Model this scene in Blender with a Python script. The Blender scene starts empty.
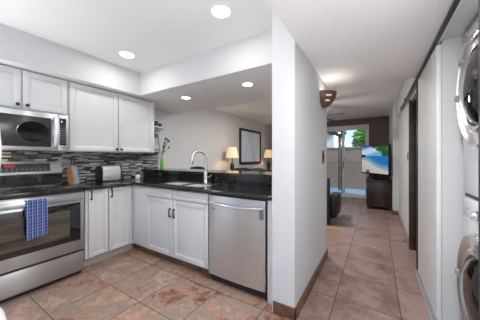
import bpy, bmesh, math, random
from mathutils import Vector, Matrix
random.seed(7)
S = bpy.context.scene
COL = S.collection
PI = math.pi

# ------------------------------------------------------------------ camera
cam = bpy.data.cameras.new('camera'); camo = bpy.data.objects.new('camera', cam); COL.objects.link(camo)
cam.sensor_width = 36; cam.lens = 219.77/480*36; cam.shift_y = -2.38/480
cam.clip_start = .02; cam.clip_end = 200
camo.location = (0, 0, 1.2328); camo.rotation_euler = (PI/2, 0, .5566)
S.camera = camo

# ------------------------------------------------------------------ world, sun, exposure
SKY_BACK = 0.78; GROUND_FILL = 7.5
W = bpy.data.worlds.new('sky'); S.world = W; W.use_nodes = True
wn = W.node_tree; wn.nodes.clear()
wo = wn.nodes.new('ShaderNodeOutputWorld'); wb = wn.nodes.new('ShaderNodeBackground')
wr = wn.nodes.new('ShaderNodeValToRGB'); wc = wn.nodes.new('ShaderNodeTexCoord'); ws = wn.nodes.new('ShaderNodeSeparateXYZ')
wn.links.new(wc.outputs['Generated'], ws.inputs[0]); wn.links.new(ws.outputs['Z'], wr.inputs[0])
# sky and added ground fill scaled by direction, dimmer behind the camera (-Y)
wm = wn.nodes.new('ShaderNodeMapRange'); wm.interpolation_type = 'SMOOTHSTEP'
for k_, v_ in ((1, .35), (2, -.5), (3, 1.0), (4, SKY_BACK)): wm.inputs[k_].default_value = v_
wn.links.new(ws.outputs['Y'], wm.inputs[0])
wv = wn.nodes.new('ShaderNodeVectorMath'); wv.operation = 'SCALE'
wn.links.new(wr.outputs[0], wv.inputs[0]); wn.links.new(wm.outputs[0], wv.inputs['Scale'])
wz = wn.nodes.new('ShaderNodeMapRange')   # unseen glow added at steep downward angles to lift the ceilings
for k_, v_ in ((1, -.68), (2, -.34), (3, GROUND_FILL), (4, 1.0)): wz.inputs[k_].default_value = v_
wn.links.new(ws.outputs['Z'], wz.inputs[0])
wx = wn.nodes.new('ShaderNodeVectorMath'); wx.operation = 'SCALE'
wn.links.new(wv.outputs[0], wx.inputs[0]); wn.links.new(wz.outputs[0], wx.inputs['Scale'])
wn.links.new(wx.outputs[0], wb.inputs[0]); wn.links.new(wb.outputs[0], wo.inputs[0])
e = wr.color_ramp.elements
e[0].position = 0.0; e[0].color = (.92, .95, .98, 1)
e[1].position = .45; e[1].color = (.28, .52, 1, 1)
m_ = wr.color_ramp.elements.new(.08); m_.color = (.62, .8, 1, 1)
wb.inputs[1].default_value = 1.0

def light(kind, name, loc, energy, color=(1, 1, 1), rot=(0, 0, 0), parent=None, **kw):
    l = bpy.data.lights.new(name, kind); l.energy = energy; l.color = color
    for k, v in kw.items(): setattr(l, k, v)
    o = bpy.data.objects.new(name, l); COL.objects.link(o); o.location = loc; o.rotation_euler = rot
    if parent: o.parent = parent
    return o
light('SUN', 'sun', (0, 20, 20), 3.2, (1, .95, .88), (math.radians(16), math.radians(42), 0), angle=.01)
S.view_settings.view_transform = 'Standard'; S.view_settings.look = 'None'
S.view_settings.gamma = 1; S.view_settings.use_curve_mapping = False
S.view_settings.exposure = 0.52
CAN_W = 2.4; CAN_COL = (1, .985, .965)

# ------------------------------------------------------------------ materials
class NT:
    def __init__(s, name):
        s.m = bpy.data.materials.new(name); s.m.use_nodes = True; s.t = s.m.node_tree
        s.b = s.t.nodes['Principled BSDF']
    def n(s, typ, **kw):
        x = s.t.nodes.new('ShaderNode'+typ)
        for k, v in kw.items():
            if k.startswith('i_'):
                key = k[2:]; key = int(key) if key.isdigit() else key.replace('_', ' ')
                x.inputs[key].default_value = v
            else: setattr(x, k, v)
        return x
    def l(s, a, b): s.t.links.new(a, b)
    def math(s, op, a, b=None, c=None):
        x = s.n('Math', operation=op)
        for i, v in enumerate((a, b, c)):
            if v is None: continue
            if isinstance(v, (int, float)): x.inputs[i].default_value = v
            else: s.l(v, x.inputs[i])
        return x.outputs[0]
    def ramp(s, fac, stops, interp='LINEAR'):
        r = s.n('ValToRGB'); r.color_ramp.interpolation = interp
        el = r.color_ramp.elements
        while len(el) < len(stops): el.new(.5)
        for k, (p, c) in zip(el, stops): k.position = p; k.color = (*c, 1)
        s.l(fac, r.inputs[0]); return r.outputs[0]
    def coord(s):   # world position
        return s.n('NewGeometry').outputs['Position']
    def obj(s): return s.n('TexCoord').outputs['Object']
    def sep(s, v):
        x = s.n('SeparateXYZ'); s.l(v, x.inputs[0]); return x.outputs
    def comb(s, *a):
        x = s.n('CombineXYZ')
        for i, v in enumerate(a):
            if isinstance(v, (int, float)): x.inputs[i].default_value = v
            else: s.l(v, x.inputs[i])
        return x.outputs[0]
    def mix(s, fac, a, b, blend='MIX'):
        x = s.n('Mix', data_type='RGBA', blend_type=blend)
        for i, v in ((0, fac), (6, a), (7, b)):
            if isinstance(v, (int, float)): x.inputs[i].default_value = v
            elif isinstance(v, tuple): x.inputs[i].default_value = (*v, 1)
            else: s.l(v, x.inputs[i])
        return x.outputs[2]
    def bump(s, h, strength=.3, dist=.01):
        b = s.n('Bump'); b.inputs['Strength'].default_value = strength; b.inputs['Distance'].default_value = dist
        s.l(h, b.inputs['Height']); s.l(b.outputs[0], s.b.inputs['Normal'])

def pm(name, col, rough=.5, metal=0, noise=0, nscale=20, spec=.5, coat=0, bump=0, **kw):
    t = NT(name); b = t.b
    b.inputs['Base Color'].default_value = (*col, 1); b.inputs['Roughness'].default_value = rough
    b.inputs['Metallic'].default_value = metal; b.inputs['Specular IOR Level'].default_value = spec
    b.inputs['Coat Weight'].default_value = coat
    for k, v in kw.items(): b.inputs[k.replace('_', ' ')].default_value = v
    nz = t.n('TexNoise', i_Scale=nscale, i_Detail=4.0); t.l(t.obj(), nz.inputs['Vector'])
    if noise:
        c0 = tuple(max(0, c*(1-noise)) for c in col); c1 = tuple(min(1, c*(1+noise)) for c in col)
        t.l(t.ramp(nz.outputs[0], [(.3, c0), (.7, c1)]), b.inputs['Base Color'])
    if bump: t.bump(nz.outputs[0], bump, .004)
    return t.m

def emis(name, col, strength):
    t = NT(name); t.b.inputs['Base Color'].default_value = (*col, 1)
    t.b.inputs['Emission Color'].default_value = (*col, 1); t.b.inputs['Emission Strength'].default_value = strength
    return t.m

M = {}
M['wall'] = pm('wall_paint', (.64, .65, .66), .75, noise=.015, nscale=60, bump=.06)
M['ceiling'] = pm('ceiling_paint', (.90, .90, .90), .85, noise=.015, nscale=80, bump=.08)
M['cab'] = pm('cabinet_white_paint', (.695, .70, .705), .38, noise=.01, nscale=5)
M['doorwhite'] = pm('sliding_door_white', (.82, .82, .82), .45, noise=.01)
M['cabin'] = pm('cabinet_carcass', (.80, .80, .80), .5, noise=.01)
M['toe'] = pm('toe_kick_shade_grey', (.42, .40, .38), .6, noise=.05)  # grey of the shaded recess put into the toe kick colour
M['brown_trim'] = pm('brown_tile_trim', (.15, .082, .045), .4, noise=.4, nscale=9)
M['grey_trim'] = pm('grey_trim', (.33, .34, .37), .45, noise=.05)
M['sinksteel'] = pm('satin_sink_steel', (.80, .80, .80), .38, metal=.55, noise=.03)
M['toastersteel'] = pm('polished_toaster_steel', (.86, .86, .87), .2, metal=.7, noise=.03)
M['black'] = pm('black_plastic', (.012, .012, .013), .35, noise=.2)
M['blackglass'] = pm('black_glass', (.008, .008, .009), .06, noise=.1, coat=.5)
M['pull'] = pm('dark_pewter', (.03, .03, .032), .35, metal=.6, noise=.2)
M['chrome'] = pm('chrome', (.82, .82, .84), .1, metal=1, noise=.02)
M['nickel'] = pm('brushed_nickel', (.72, .71, .69), .22, metal=1, noise=.03)
M['white'] = pm('white_enamel', (.86, .87, .90), .25, noise=.01)
M['ringsilver'] = pm('satin_silver', (.86, .86, .88), .24, metal=1, noise=.03)
M['grey'] = pm('grey_plastic', (.3, .3, .31), .4, noise=.05)
M['darkwood'] = pm('espresso_wood', (.04, .016, .015), .3, noise=.5, nscale=6)
M['doorwood'] = pm('dark_brown_wood', (.075, .045, .028), .45, noise=.4, nscale=8)
M['taupe'] = pm('dark_taupe_paint', (.15, .122, .108), .8, noise=.03)
M['navy'] = pm('navy_leather', (.008, .011, .022), .38, noise=.25, nscale=15, bump=.2)
M['slateblue'] = pm('slate_blue_fabric', (.07, .085, .12), .8, noise=.2, nscale=40, bump=.2)
M['stool'] = pm('charcoal_leather', (.025, .023, .022), .5, noise=.3)
M['vinyl'] = pm('vinyl_frame', (.75, .75, .73), .4, noise=.02)
M['block'] = pm('patio_wall_stucco', (.30, .215, .165), .9, noise=.08, nscale=14, bump=.3)
M['patio'] = pm('patio_paving', (.22, .34, .46), .6, noise=.1, nscale=6)
M['stucco'] = pm('white_stucco', (.82, .78, .72), .9, noise=.03)
M['beam'] = pm('patio_beam_paint', (.13, .10, .085), .7, noise=.15)
M['bark'] = pm('bark', (.09, .06, .04), .9, noise=.4)
M['leaf'] = pm('leaf_green', (.16, .36, .035), .6, noise=.5, nscale=4)
M['sconce'] = pm('brown_ceramic', (.13, .065, .05), .35, noise=.25, nscale=12)
M['fan'] = pm('fan_blade_grey', (.07, .075, .11), .5, noise=.1)
M['frame'] = pm('walnut_frame', (.045, .025, .018), .35, noise=.4, nscale=10)
M['wood'] = pm('oak_block', (.42, .2, .085), .5, noise=.25, nscale=20)
M['blockface'] = pm('grey_block_face', (.22, .24, .26), .4, noise=.1)
M['greenglass'] = pm('green_glass', (.16, .5, .03), .12, noise=.1)
M['ceramic'] = pm('white_ceramic', (.8, .8, .78), .25, noise=.02)
M['stem'] = pm('dry_stem', (.05, .06, .035), .8, noise=.3)
M['flower'] = pm('dark_flower', (.08, .07, .09), .8, noise=.3)
M['lampbase'] = pm('bronze_lamp', (.03, .022, .016), .35, metal=.4, noise=.3)
M['lens'] = emis('lit_lens', (1, .97, .92), 9)
M['slit'] = emis('lit_sconce_glass', (.9, .7, .6), .4)
M['display'] = emis('red_display', (.45, .02, .015), .25)
M['button'] = pm('grey_button', (.16, .16, .17), .4, noise=.05)
M['screenframe'] = pm('black_bezel', (.01, .01, .012), .2, noise=.1)

def glass(name, tint=(1, 1, 1), rough=0):
    t = NT(name); t.t.nodes.remove(t.b)
    gl = t.n('BsdfGlossy'); gl.inputs['Roughness'].default_value = .02
    tr = t.n('BsdfTransparent'); tr.inputs[0].default_value = (*tint, 1)
    fr = t.n('Fresnel', i_IOR=1.4); mx = t.n('MixShader')
    t.l(fr.outputs[0], mx.inputs[0]); t.l(tr.outputs[0], mx.inputs[1]); t.l(gl.outputs[0], mx.inputs[2])
    t.l(mx.outputs[0], t.t.nodes['Material Output'].inputs[0]); return t.m
M['glass'] = glass('window_glass', (.93, .96, .96))

def steel(name, col=(.74, .75, .765), axis='Y', rough=.3):
    t = NT(name); b = t.b
    b.inputs['Metallic'].default_value = 1; b.inputs['Roughness'].default_value = rough
    b.inputs['Anisotropic'].default_value = .8; b.inputs['Anisotropic Rotation'].default_value = .25
    tg = t.n('Tangent', direction_type='RADIAL', axis='Z'); t.l(tg.outputs[0], b.inputs['Tangent'])
    mp = t.n('Mapping'); t.l(t.obj(), mp.inputs[0]); mp.inputs['Scale'].default_value = (2, 2, 260)
    nz = t.n('TexNoise', i_Scale=1.0, i_Detail=3.0); t.l(mp.outputs[0], nz.inputs['Vector'])
    c0 = tuple(c*.93 for c in col); c1 = tuple(c*1.06 for c in col)
    t.l(t.ramp(nz.outputs[0], [(.3, c0), (.7, c1)]), b.inputs['Base Color'])
    return t.m
M['steel'] = steel('stainless_steel', (.67, .70, .73)); M['steeldark'] = steel('stainless_steel_darkened', (.50, .515, .53), rough=.34)  # range is the same stainless, darkened against its bright reflections

def slate(name, tones, k=1.0, rough=.42, con=1.8):
    t = NT(name); P = 0.47
    x, y, z = t.sep(t.coord())
    u = t.math('DIVIDE', t.math('ADD', x, .31+P*20), P); v = t.math('DIVIDE', t.math('ADD', y, -2.08+P*20), P)
    fu = t.math('FRACT', u); fv = t.math('FRACT', v)
    iu = t.math('FLOOR', u); iv = t.math('FLOOR', v)
    wnz = t.n('TexWhiteNoise', noise_dimensions='2D'); t.l(t.comb(iu, iv, 0), wnz.inputs['Vector'])
    off = t.n('VectorMath', operation='SCALE'); t.l(wnz.outputs['Color'], off.inputs[0]); off.inputs['Scale'].default_value = 13
    ad = t.n('VectorMath', operation='ADD'); t.l(off.outputs[0], ad.inputs[0]); t.l(t.coord(), ad.inputs[1])
    n1 = t.n('TexNoise', i_Scale=4.2*k, i_Detail=7.0, i_Roughness=.68, i_Distortion=.25); t.l(ad.outputs[0], n1.inputs['Vector'])
    n2 = t.n('TexNoise', i_Scale=26.0*k, i_Detail=5.0, i_Roughness=.7); t.l(ad.outputs[0], n2.inputs['Vector'])
    f = t.math('ADD', t.math('MULTIPLY_ADD', n1.outputs[0], con, .5-.5*con), t.math('MULTIPLY', t.math('SUBTRACT', n2.outputs[0], .5), .6))
    f = t.math('ADD', f, t.math('MULTIPLY', t.math('SUBTRACT', wnz.outputs['Value'], .5), .2))
    c = t.ramp(f, tones)
    c = t.mix(t.ramp(n2.outputs[0], [(.35, (0,0,0)), (.75, (.2,.2,.2))]), c, tones[0][1], 'MIX')
    g = t.math('MINIMUM', t.math('MINIMUM', fu, t.math('SUBTRACT', 1, fu)), t.math('MINIMUM', fv, t.math('SUBTRACT', 1, fv)))
    gm = t.math('LESS_THAN', g, .0075)
    c = t.mix(gm, c, (.075, .05, .04))
    t.l(c, t.b.inputs['Base Color'])
    t.l(t.math('ADD', rough-.1, t.math('MULTIPLY', n2.outputs[0], .25)), t.b.inputs['Roughness'])
    h = t.math('SUBTRACT', t.math('MULTIPLY', f, .5), gm); t.bump(h, .25, .004)
    return t.m
M['floorK'] = slate('slate_tile_kitchen', [(.16, (.10, .06, .045)), (.32, (.32, .14, .08)), (.43, (.43, .285, .215)), (.53, (.25, .22, .20)), (.62, (.45, .24, .14)), (.74, (.50, .385, .305)), (.88, (.30, .27, .25))], .8)
M['floorH'] = slate('slate_tile_hall', [(.22, (.19, .115, .095)), (.42, (.32, .205, .17)), (.52, (.39, .265, .23)), (.62, (.35, .25, .22)), (.80, (.46, .335, .295))], 1.0, .36, 1.1)  # same slate as the kitchen; hall's light colour put into these tones

def mosaic():
    t = NT('glass_mosaic'); x, y, z = t.sep(t.coord())
    r = t.math('DIVIDE', z, .019); ir = t.math('FLOOR', r); fr = t.math('FRACT', r)
    w1 = t.n('TexWhiteNoise', noise_dimensions='1D'); t.l(ir, w1.inputs['W'])
    u = t.math('ADD', t.math('DIVIDE', y, .11), t.math('MULTIPLY', w1.outputs[0], 7.3)); iu = t.math('FLOOR', u); fu = t.math('FRACT', u)
    w2 = t.n('TexWhiteNoise', noise_dimensions='2D'); t.l(t.comb(ir, iu, 0), w2.inputs['Vector'])
    c = t.ramp(w2.outputs['Value'], [(0, (.025, .025, .027)), (.20, (.13, .13, .135)), (.38, (.38, .38, .39)), (.52, (.07, .065, .065)), (.62, (.50, .50, .51)), (.78, (.22, .21, .21)), (.89, (.70, .70, .69))], 'CONSTANT')
    gm = t.math('MAXIMUM', t.math('LESS_THAN', fr, .09), t.math('LESS_THAN', fu, .012))
    t.l(t.mix(gm, c, (.22, .22, .22)), t.b.inputs['Base Color'])
    t.b.inputs['Roughness'].default_value = .16
    t.bump(t.math('SUBTRACT', 1, gm), .3, .002)
    return t.m
M['mosaic'] = mosaic()

def granite():
    t = NT('black_granite')
    n1 = t.n('TexNoise', i_Scale=55.0, i_Detail=6.0, i_Roughness=.7); t.l(t.coord(), n1.inputs['Vector'])
    n2 = t.n('TexNoise', i_Scale=7.0, i_Detail=4.0); t.l(t.coord(), n2.inputs['Vector'])
    f = t.math('ADD', t.math('MULTIPLY', n1.outputs[0], .8), t.math('MULTIPLY', n2.outputs[0], .25))
    t.l(t.ramp(f, [(.45, (.010, .009, .009)), (.60, (.02, .017, .015)), (.70, (.05, .042, .036))]), t.b.inputs['Base Color'])
    t.b.inputs['Roughness'].default_value = .13
    return t.m
M['granite'] = granite()

def towelmat():
    t = NT('blue_check_cloth'); x, y, z = t.sep(t.obj())
    a = t.math('FRACT', t.math('DIVIDE', y, .034)); b = t.math('FRACT', t.math('DIVIDE', z, .03))
    la = t.math('LESS_THAN', a, .2); lb = t.math('LESS_THAN', b, .13)
    la2 = t.math('MULTIPLY', t.math('LESS_THAN', t.math('ABSOLUTE', t.math('SUBTRACT', a, .55)), .06), .5)
    f = t.math('MINIMUM', 1, t.math('ADD', t.math('ADD', t.math('MULTIPLY', la, .75), t.math('MULTIPLY', lb, .45)), la2))
    t.l(t.mix(f, (.03, .11, .50), (.78, .82, .92)), t.b.inputs['Base Color']); t.b.inputs['Roughness'].default_value = .9
    return t.m
M['towel'] = towelmat()

def ovenwin():
    t = NT('oven_window_tan_reflection')
    mp = t.n('Mapping'); t.l(t.obj(), mp.inputs[0]); mp.inputs['Scale'].default_value = (1, 1, 9)
    n = t.n('TexNoise', i_Scale=1.6, i_Detail=3.0); t.l(mp.outputs[0], n.inputs['Vector'])
    t.l(t.ramp(n.outputs[0], [(.35, (.04, .034, .026)), (.5, (.12, .10, .075)), (.62, (.06, .06, .05))]), t.b.inputs['Base Color'])  # tan reflection painted into the glass colour, with stripes for the racks
    t.b.inputs['Roughness'].default_value = .14
    return t.m
def artmat():
    t = NT('pale_blue_canvas')
    mp = t.n('Mapping'); t.l(t.obj(), mp.inputs[0]); mp.inputs['Scale'].default_value = (1, 2.2, .5)
    n = t.n('TexNoise', i_Scale=2.2, i_Detail=5.0, i_Distortion=.6); t.l(mp.outputs[0], n.inputs['Vector'])
    t.l(t.ramp(n.outputs[0], [(.3, (.56, .72, .88)), (.5, (.72, .84, .93)), (.7, (.88, .93, .96))]), t.b.inputs['Base Color'])
    t.b.inputs['Roughness'].default_value = .8; t.b.inputs['Specular IOR Level'].default_value = .2
    return t.m
M['art'] = artmat()

def shademat():
    t = NT('lit_cream_lampshade')
    t.b.inputs['Base Color'].default_value = (.85, .68, .45, 1)
    n = t.n('TexNoise', i_Scale=30.0); t.l(t.obj(), n.inputs['Vector'])
    t.l(t.ramp(n.outputs[0], [(.3, (1, .66, .34)), (.7, (1, .72, .42))]), t.b.inputs['Emission Color'])
    t.b.inputs['Emission Strength'].default_value = .3
    t.b.inputs['Roughness'].default_value = .8
    return t.m
M['shade'] = shademat()

# ------------------------------------------------------------------ mesh helpers
def box(bm, x0, x1, y0, y1, z0, z1, bev=0, seg=2):
    r = bmesh.ops.create_cube(bm, size=1)
    vs = r['verts']
    for v in vs:
        v.co = Vector(((x0+x1)/2+v.co.x*(x1-x0), (y0+y1)/2+v.co.y*(y1-y0), (z0+z1)/2+v.co.z*(z1-z0)))
    if bev:
        es = list({e for v in vs for e in v.link_edges})
        bmesh.ops.bevel(bm, geom=es, offset=bev, segments=seg, affect='EDGES', profile=.5)

def basis(ax):
    ax = Vector(ax).normalized()
    h = Vector((0, 0, 1)) if abs(ax.z) < .9 else Vector((1, 0, 0))
    a = ax.cross(h).normalized(); b = ax.cross(a).normalized()
    return ax, a, b

def lathe(bm, prof, origin, axis=(0, 0, 1), seg=28, cap=True):
    ax, a, b = basis(axis); o = Vector(origin); rings = []
    for r, h in prof:
        if r < 1e-6: rings.append([bm.verts.new(o+ax*h)])
        else: rings.append([bm.verts.new(o+ax*h+(a*math.cos(t)+b*math.sin(t))*r) for t in (2*PI*i/seg for i in range(seg))])
    for p, q in zip(rings, rings[1:]):
        for i in range(seg):
            j = (i+1) % seg
            if len(p) == 1 and len(q) == 1: break
            if len(p) == 1: bm.faces.new((p[0], q[i], q[j]))
            elif len(q) == 1: bm.faces.new((p[i], q[0], p[j]))
            else: bm.faces.new((p[i], q[i], q[j], p[j]))
    if cap:
        if len(rings[0]) > 2: bm.faces.new(rings[0])
        if len(rings[-1]) > 2: bm.faces.new(rings[-1])

def cyl(bm, p0, p1, r0, r1=None, seg=16):
    p0 = Vector(p0); p1 = Vector(p1)
    lathe(bm, [(r0, 0), (r0 if r1 is None else r1, (p1-p0).length)], p0, p1-p0, seg)

def tube(bm, pts, r, seg=10, flat=None):
    pts = [Vector(p) for p in pts]; rings = []; ref = None
    for i, p in enumerate(pts):
        d = (pts[min(i+1, len(pts)-1)]-pts[max(i-1, 0)]).normalized()
        if ref is None: _, a, b = basis(d)
        else:
            a = (ref-d*ref.dot(d)).normalized(); b = d.cross(a).normalized()
        ref = a
        rr = r[i] if isinstance(r, (list, tuple)) else r
        rings.append([bm.verts.new(p+(a*math.cos(t)+b*math.sin(t))*rr) for t in (2*PI*k/seg for k in range(seg))])
    for p, q in zip(rings, rings[1:]):
        for i in range(seg):
            j = (i+1) % seg; bm.faces.new((p[i], q[i], q[j], p[j]))
    bm.faces.new(rings[0]); bm.faces.new(rings[-1])

def prism(bm, poly, z0, z1, axis='z', bev=0):
    def mk(p, h):
        return {'z': (p[0], p[1], h), 'x': (h, p[0], p[1]), 'y': (p[0], h, p[1])}[axis]
    lo = [bm.verts.new(mk(p, z0)) for p in poly]; hi = [bm.verts.new(mk(p, z1)) for p in poly]
    n = len(poly)
    bm.faces.new(lo); bm.faces.new(hi)
    for i in range(n): bm.faces.new((lo[i], lo[(i+1) % n], hi[(i+1) % n], hi[i]))
    if bev:
        es = list({e for v in lo+hi for e in v.link_edges})
        bmesh.ops.bevel(bm, geom=es, offset=bev, segments=2, affect='EDGES')

def sphere(bm, c, r, sx=1, sy=1, sz=1, seg=20):
    q = bmesh.ops.create_uvsphere(bm, u_segments=seg, v_segments=seg//2, radius=r)
    for v in q['verts']: v.co = Vector((v.co.x*sx+c[0], v.co.y*sy+c[1], v.co.z*sz+c[2]))

OFF = {}
def obj(name, bm, mat, parent=None, smooth=True):
    off = OFF.get(parent.name, Vector((0, 0, 0))) if parent else Vector((0, 0, 0))
    bmesh.ops.recalc_face_normals(bm, faces=bm.faces)
    if off.length: bmesh.ops.translate(bm, verts=bm.verts, vec=-off)
    me = bpy.data.meshes.new(name); bm.to_mesh(me); bm.free()
    mats = mat if isinstance(mat, (list, tuple)) else [mat]
    for m in mats: me.materials.append(M[m] if isinstance(m, str) else m)
    if smooth:
        me.polygons.foreach_set('use_smooth', [True]*len(me.polygons))
        try: me.set_sharp_from_angle(angle=math.radians(35))
        except Exception: pass
    o = bpy.data.objects.new(name, me); COL.objects.link(o)
    if parent: o.parent = parent; OFF[o.name] = off.copy()
    return o
def B(): return bmesh.new()
def bx(name, mat, dims, parent=None, bev=0):
    bm = B(); box(bm, *dims, bev=bev); return obj(name, bm, mat, parent)
def tag(o, label, cat, group=None):
    o['label'] = label; o['category'] = cat
    if group: o['group'] = group
    return o
def thing(name, label, cat, loc=(0, 0, 0), group=None):
    o = bpy.data.objects.new(name, None); COL.objects.link(o); o.location = loc; o.empty_display_size = .1
    OFF[o.name] = Vector(loc); return tag(o, label, cat, group)
def struct(name, bm, mat, parent=None):
    o = obj(name, bm, mat, parent)
    if not parent: o['kind'] = 'structure'
    return o
def sbox(name, mat, *dims, bev=0):
    bm = B(); box(bm, *dims, bev=bev); return struct(name, bm, mat)
def copy_tree(o, parent=None):
    c = o.copy(); COL.objects.link(c)
    if parent: c.parent = parent
    for ch in list(o.children): copy_tree(ch, c)
    return c

# ------------------------------------------------------------------ THE SETTING
XW = -3.38; ZC = 2.436; ZS = 2.118; XC0, XC1 = -.712, -.5276; YC0, YC1 = 1.63, 2.894; YF = 7.65; XR = .40; YB = -.8
# floor
bm = B(); box(bm, XW, XC1+.01, YB, YF, -.1, 0); n0 = len(bm.faces)
box(bm, XC1+.01, 1.3, YB, YF, -.1, 0)
bm.faces.ensure_lookup_table()
for f in bm.faces:
    c = f.calc_center_median()
    if c.x > XC1: f.material_index = 1
struct('floor', bm, ['floorK', 'floorH'])
# walls
sbox('wall_left', 'wall', XW-.12, XW, YB, YF, 0, ZC)
sbox('wall_hall', 'wall', XC0, XC1, YC0, YC1, 0, ZC)
sbox('wall_peninsula', 'wall', XW, XC0, 2.20, 2.32, 0, 1.008)
# far wall with the slider opening
SX0, SX1, SZ = -1.60, -.20, 2.235
bm = B(); box(bm, XW, SX0, YF, YF+.14, 0, ZC); box(bm, SX1, 1.3, YF, YF+.14, 0, ZC); box(bm, SX0, SX1, YF, YF+.14, SZ, ZC)
struct('wall_far', bm, 'taupe')
# right wall beyond the closets, with doorway, jog at Y=5.8
bm = B()
box(bm, XR, XR+.12, 3.77, 5.80, 0, 2.02); box(bm, .36, .36+.14, YB, 5.80, 2.085, ZC)
box(bm, XR, XR+.1, 3.0, 5.80, 2.02, 2.085)
box(bm, .30, .44, 5.80, YF, 0, ZC)
struct('wall_right', bm, 'wall')
# closet shell
bm = B(); box(bm, .402, 1.3, 2.130, 2.24, 0, 2.085); box(bm, .502, 1.3, 2.130, 2.24, 2.085, 2.2); box(bm, 1.2, 1.3, YB, 3.9, 0, 2.2); box(bm, .52, 1.2, 3.8, 3.9, 0, 2.2)
struct('wall_closet', bm, 'wall')
# ceilings
bm = B(); box(bm, -2.859, XC0, YB, 1.905, ZC, ZC+.1); box(bm, XW, 1.3, 3.1, YF, ZC, ZC+.1)
box(bm, XC0, XC1-.002, YB, 3.1, ZC, ZC+.1)
struct('ceiling', bm, 'ceiling')
bm = B(); box(bm, XC1, .36, YB, 3.1, ZS, ZC+.1)
struct('ceiling_hall', bm, 'ceiling')
bm = B(); box(bm, .50, 1.3, YB, 3.9, 2.13, 2.23); struct('ceiling_closet', bm, 'ceiling')
bm = B(); box(bm, XW, -2.859, YB, 1.905, ZS, ZC+.1); box(bm, XW, XC0, 1.905, 3.1, ZS, ZC+.1)
bm.normal_update()
for f in bm.faces: f.material_index = 1 if abs(f.normal.z) > .9 else 0  # sides darker than underside, to offset the stronger light on them
struct('ceiling_soffit', bm, ['wall', 'ceiling'])
# baseboards
bm = B(); box(bm, XC1, XC1+.012, YC0-.012, YC1, 0, .095, .003); box(bm, XC0+.012, XC1+.012, YC0-.012, YC0, 0, .095, .003)
box(bm, XC0, XC1+.012, YC1, YC1+.012, 0, .095, .003)
struct('baseboard_hall', bm, 'brown_trim')
bm = B(); box(bm, XR-.012, XR, 3.87, 5.788, 0, .08, .003); struct('baseboard_right', bm, 'grey_trim')
bm = B(); box(bm, .29, XR, 5.788, 5.80, 0, .09, .003); box(bm, .288, .30, 5.80, YF-.02, 0, .09, .003); struct('baseboard_jog', bm, 'brown_trim')
bm = B(); box(bm, XW, XW+.012, 2.34, YF, 0, .09, .003); struct('baseboard_left', bm, 'brown_trim')
# mosaic backsplash and its granite lip
struct('trim_1', (lambda b: (box(b, XW, XW+.01, -.6, 2.60, .912, 1.335), b)[1])(B()), 'mosaic')
# dark doorway casing and door on the right
bm = B(); box(bm, .370, .47, 3.70, 3.77, 0, 2.0, .004); box(bm, .40, .47, 3.02, 3.715, 1.955, 2.02, .004); box(bm, .388, .40, 3.77, 3.84, 0, 2.0, .003)
struct('trim_2', bm, 'doorwood')
d = bx('door_1', 'doorwood', (.47, .51, 3.0, 3.77, .01, 2.0), bev=.003); d['kind'] = 'structure'
bm = B(); lathe(bm, [(.012, 0), (.012, .03), (.028, .045), (.026, .065), (0, .07)], (.47, 3.09, .98), (-1, 0, 0)); obj('door_knob', bm, 'nickel', d)
# closet's near jamb edge (black channel) is on the near sliding panel, further down

# sliding patio door
wd = bpy.data.objects.new('window_1', None); COL.objects.link(wd); wd['kind'] = 'structure'
bm = B(); y0, y1 = YF-.02, YF+.1
box(bm, SX0, SX1, y0, y1, SZ-.095, SZ, .004); box(bm, SX0, SX1, y0, y1, 0, .03, .004)
box(bm, SX0, SX0+.05, y0, y1, .03, SZ-.095, .004); box(bm, SX1-.045, SX1, y0, y1, .03, SZ-.095, .004)
obj('window_frame', bm, 'vinyl', wd)
def sash(x0, x1, y):
    bm = B(); z0, z1 = .03, SZ-.095; w = .05
    box(bm, x0, x0+w, y, y+.03, z0, z1, .003); box(bm, x1-w, x1, y, y+.03, z0, z1, .003)
    box(bm, x0+w, x1-w, y, y+.03, z0, z0+.07, .003); box(bm, x0+w, x1-w, y, y+.03, z1-.05, z1, .003)
    s = obj('sliding_sash', bm, 'vinyl', wd)
    bx('pane', 'glass', (x0+w, x1-w, y+.012, y+.018, z0+.07, z1-.05), s)
    return s
sash(-1.55, -.86, YF+.045); s2 = sash(-.93, -.245, YF+.005)
bx('handle', 'black', (-.915, -.895, YF-.02, YF+.005, .9, 1.12), s2, .003)
bx('meeting_strip', 'black', (-.965, -.94, YF+.04, YF+.0445, .05, 2.1), wd)

# ------------------------------------------------------------------ OUTSIDE
sbox('ground', 'patio', -6, 4, YF+.14, 14, -.12, -.03)
bm = B(); box(bm, -5, 3, 9.9, 10.1, -.03, 1.60); box(bm, -5, 3, 9.87, 10.13, 1.60, 1.66, .01)
tag(obj('garden_wall', bm, 'block'), 'tan stucco garden wall beyond the patio, seen through the glass door', 'wall')
t = thing('neighbouring_house', 'white stucco house behind the garden wall, left pane of the glass door', 'house', (-3.6, 14, 0))
bx('wall', 'stucco', (-5.2, -2.0, 13, 16, -.1, 2.6), t); bx('roof', 'beam', (-5.4, -1.9, 12.8, 16.2, 2.6, 2.72), t)
bx('window', 'blackglass', (-2.95, -2.6, 12.97, 13.0, 1.2, 2.2), t)
t = thing('patio_cover', 'brown patio cover with sloping rafter and post outside the glass door', 'patio cover', (-1.5, 9.0, -.03))
bx('post', 'beam', (-1.27, -1.18, 9.25, 9.34, -.03, 2.06), t, .005)
bm = B(); prism(bm, [(-3.4, 3.25), (-3.4, 3.08), (-1.12, 1.98), (-1.12, 2.12)], 9.24, 9.35, 'y'); obj('rafter', bm, 'beam', t)
bm = B(); box(bm, -1.6, -.98, 9.1, 9.3, 2.12, 2.20, .01); box(bm, -1.24, -1.0, 8.9, 9.4, 2.20, 2.62, .01); obj('header', bm, 'beam', t)
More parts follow.
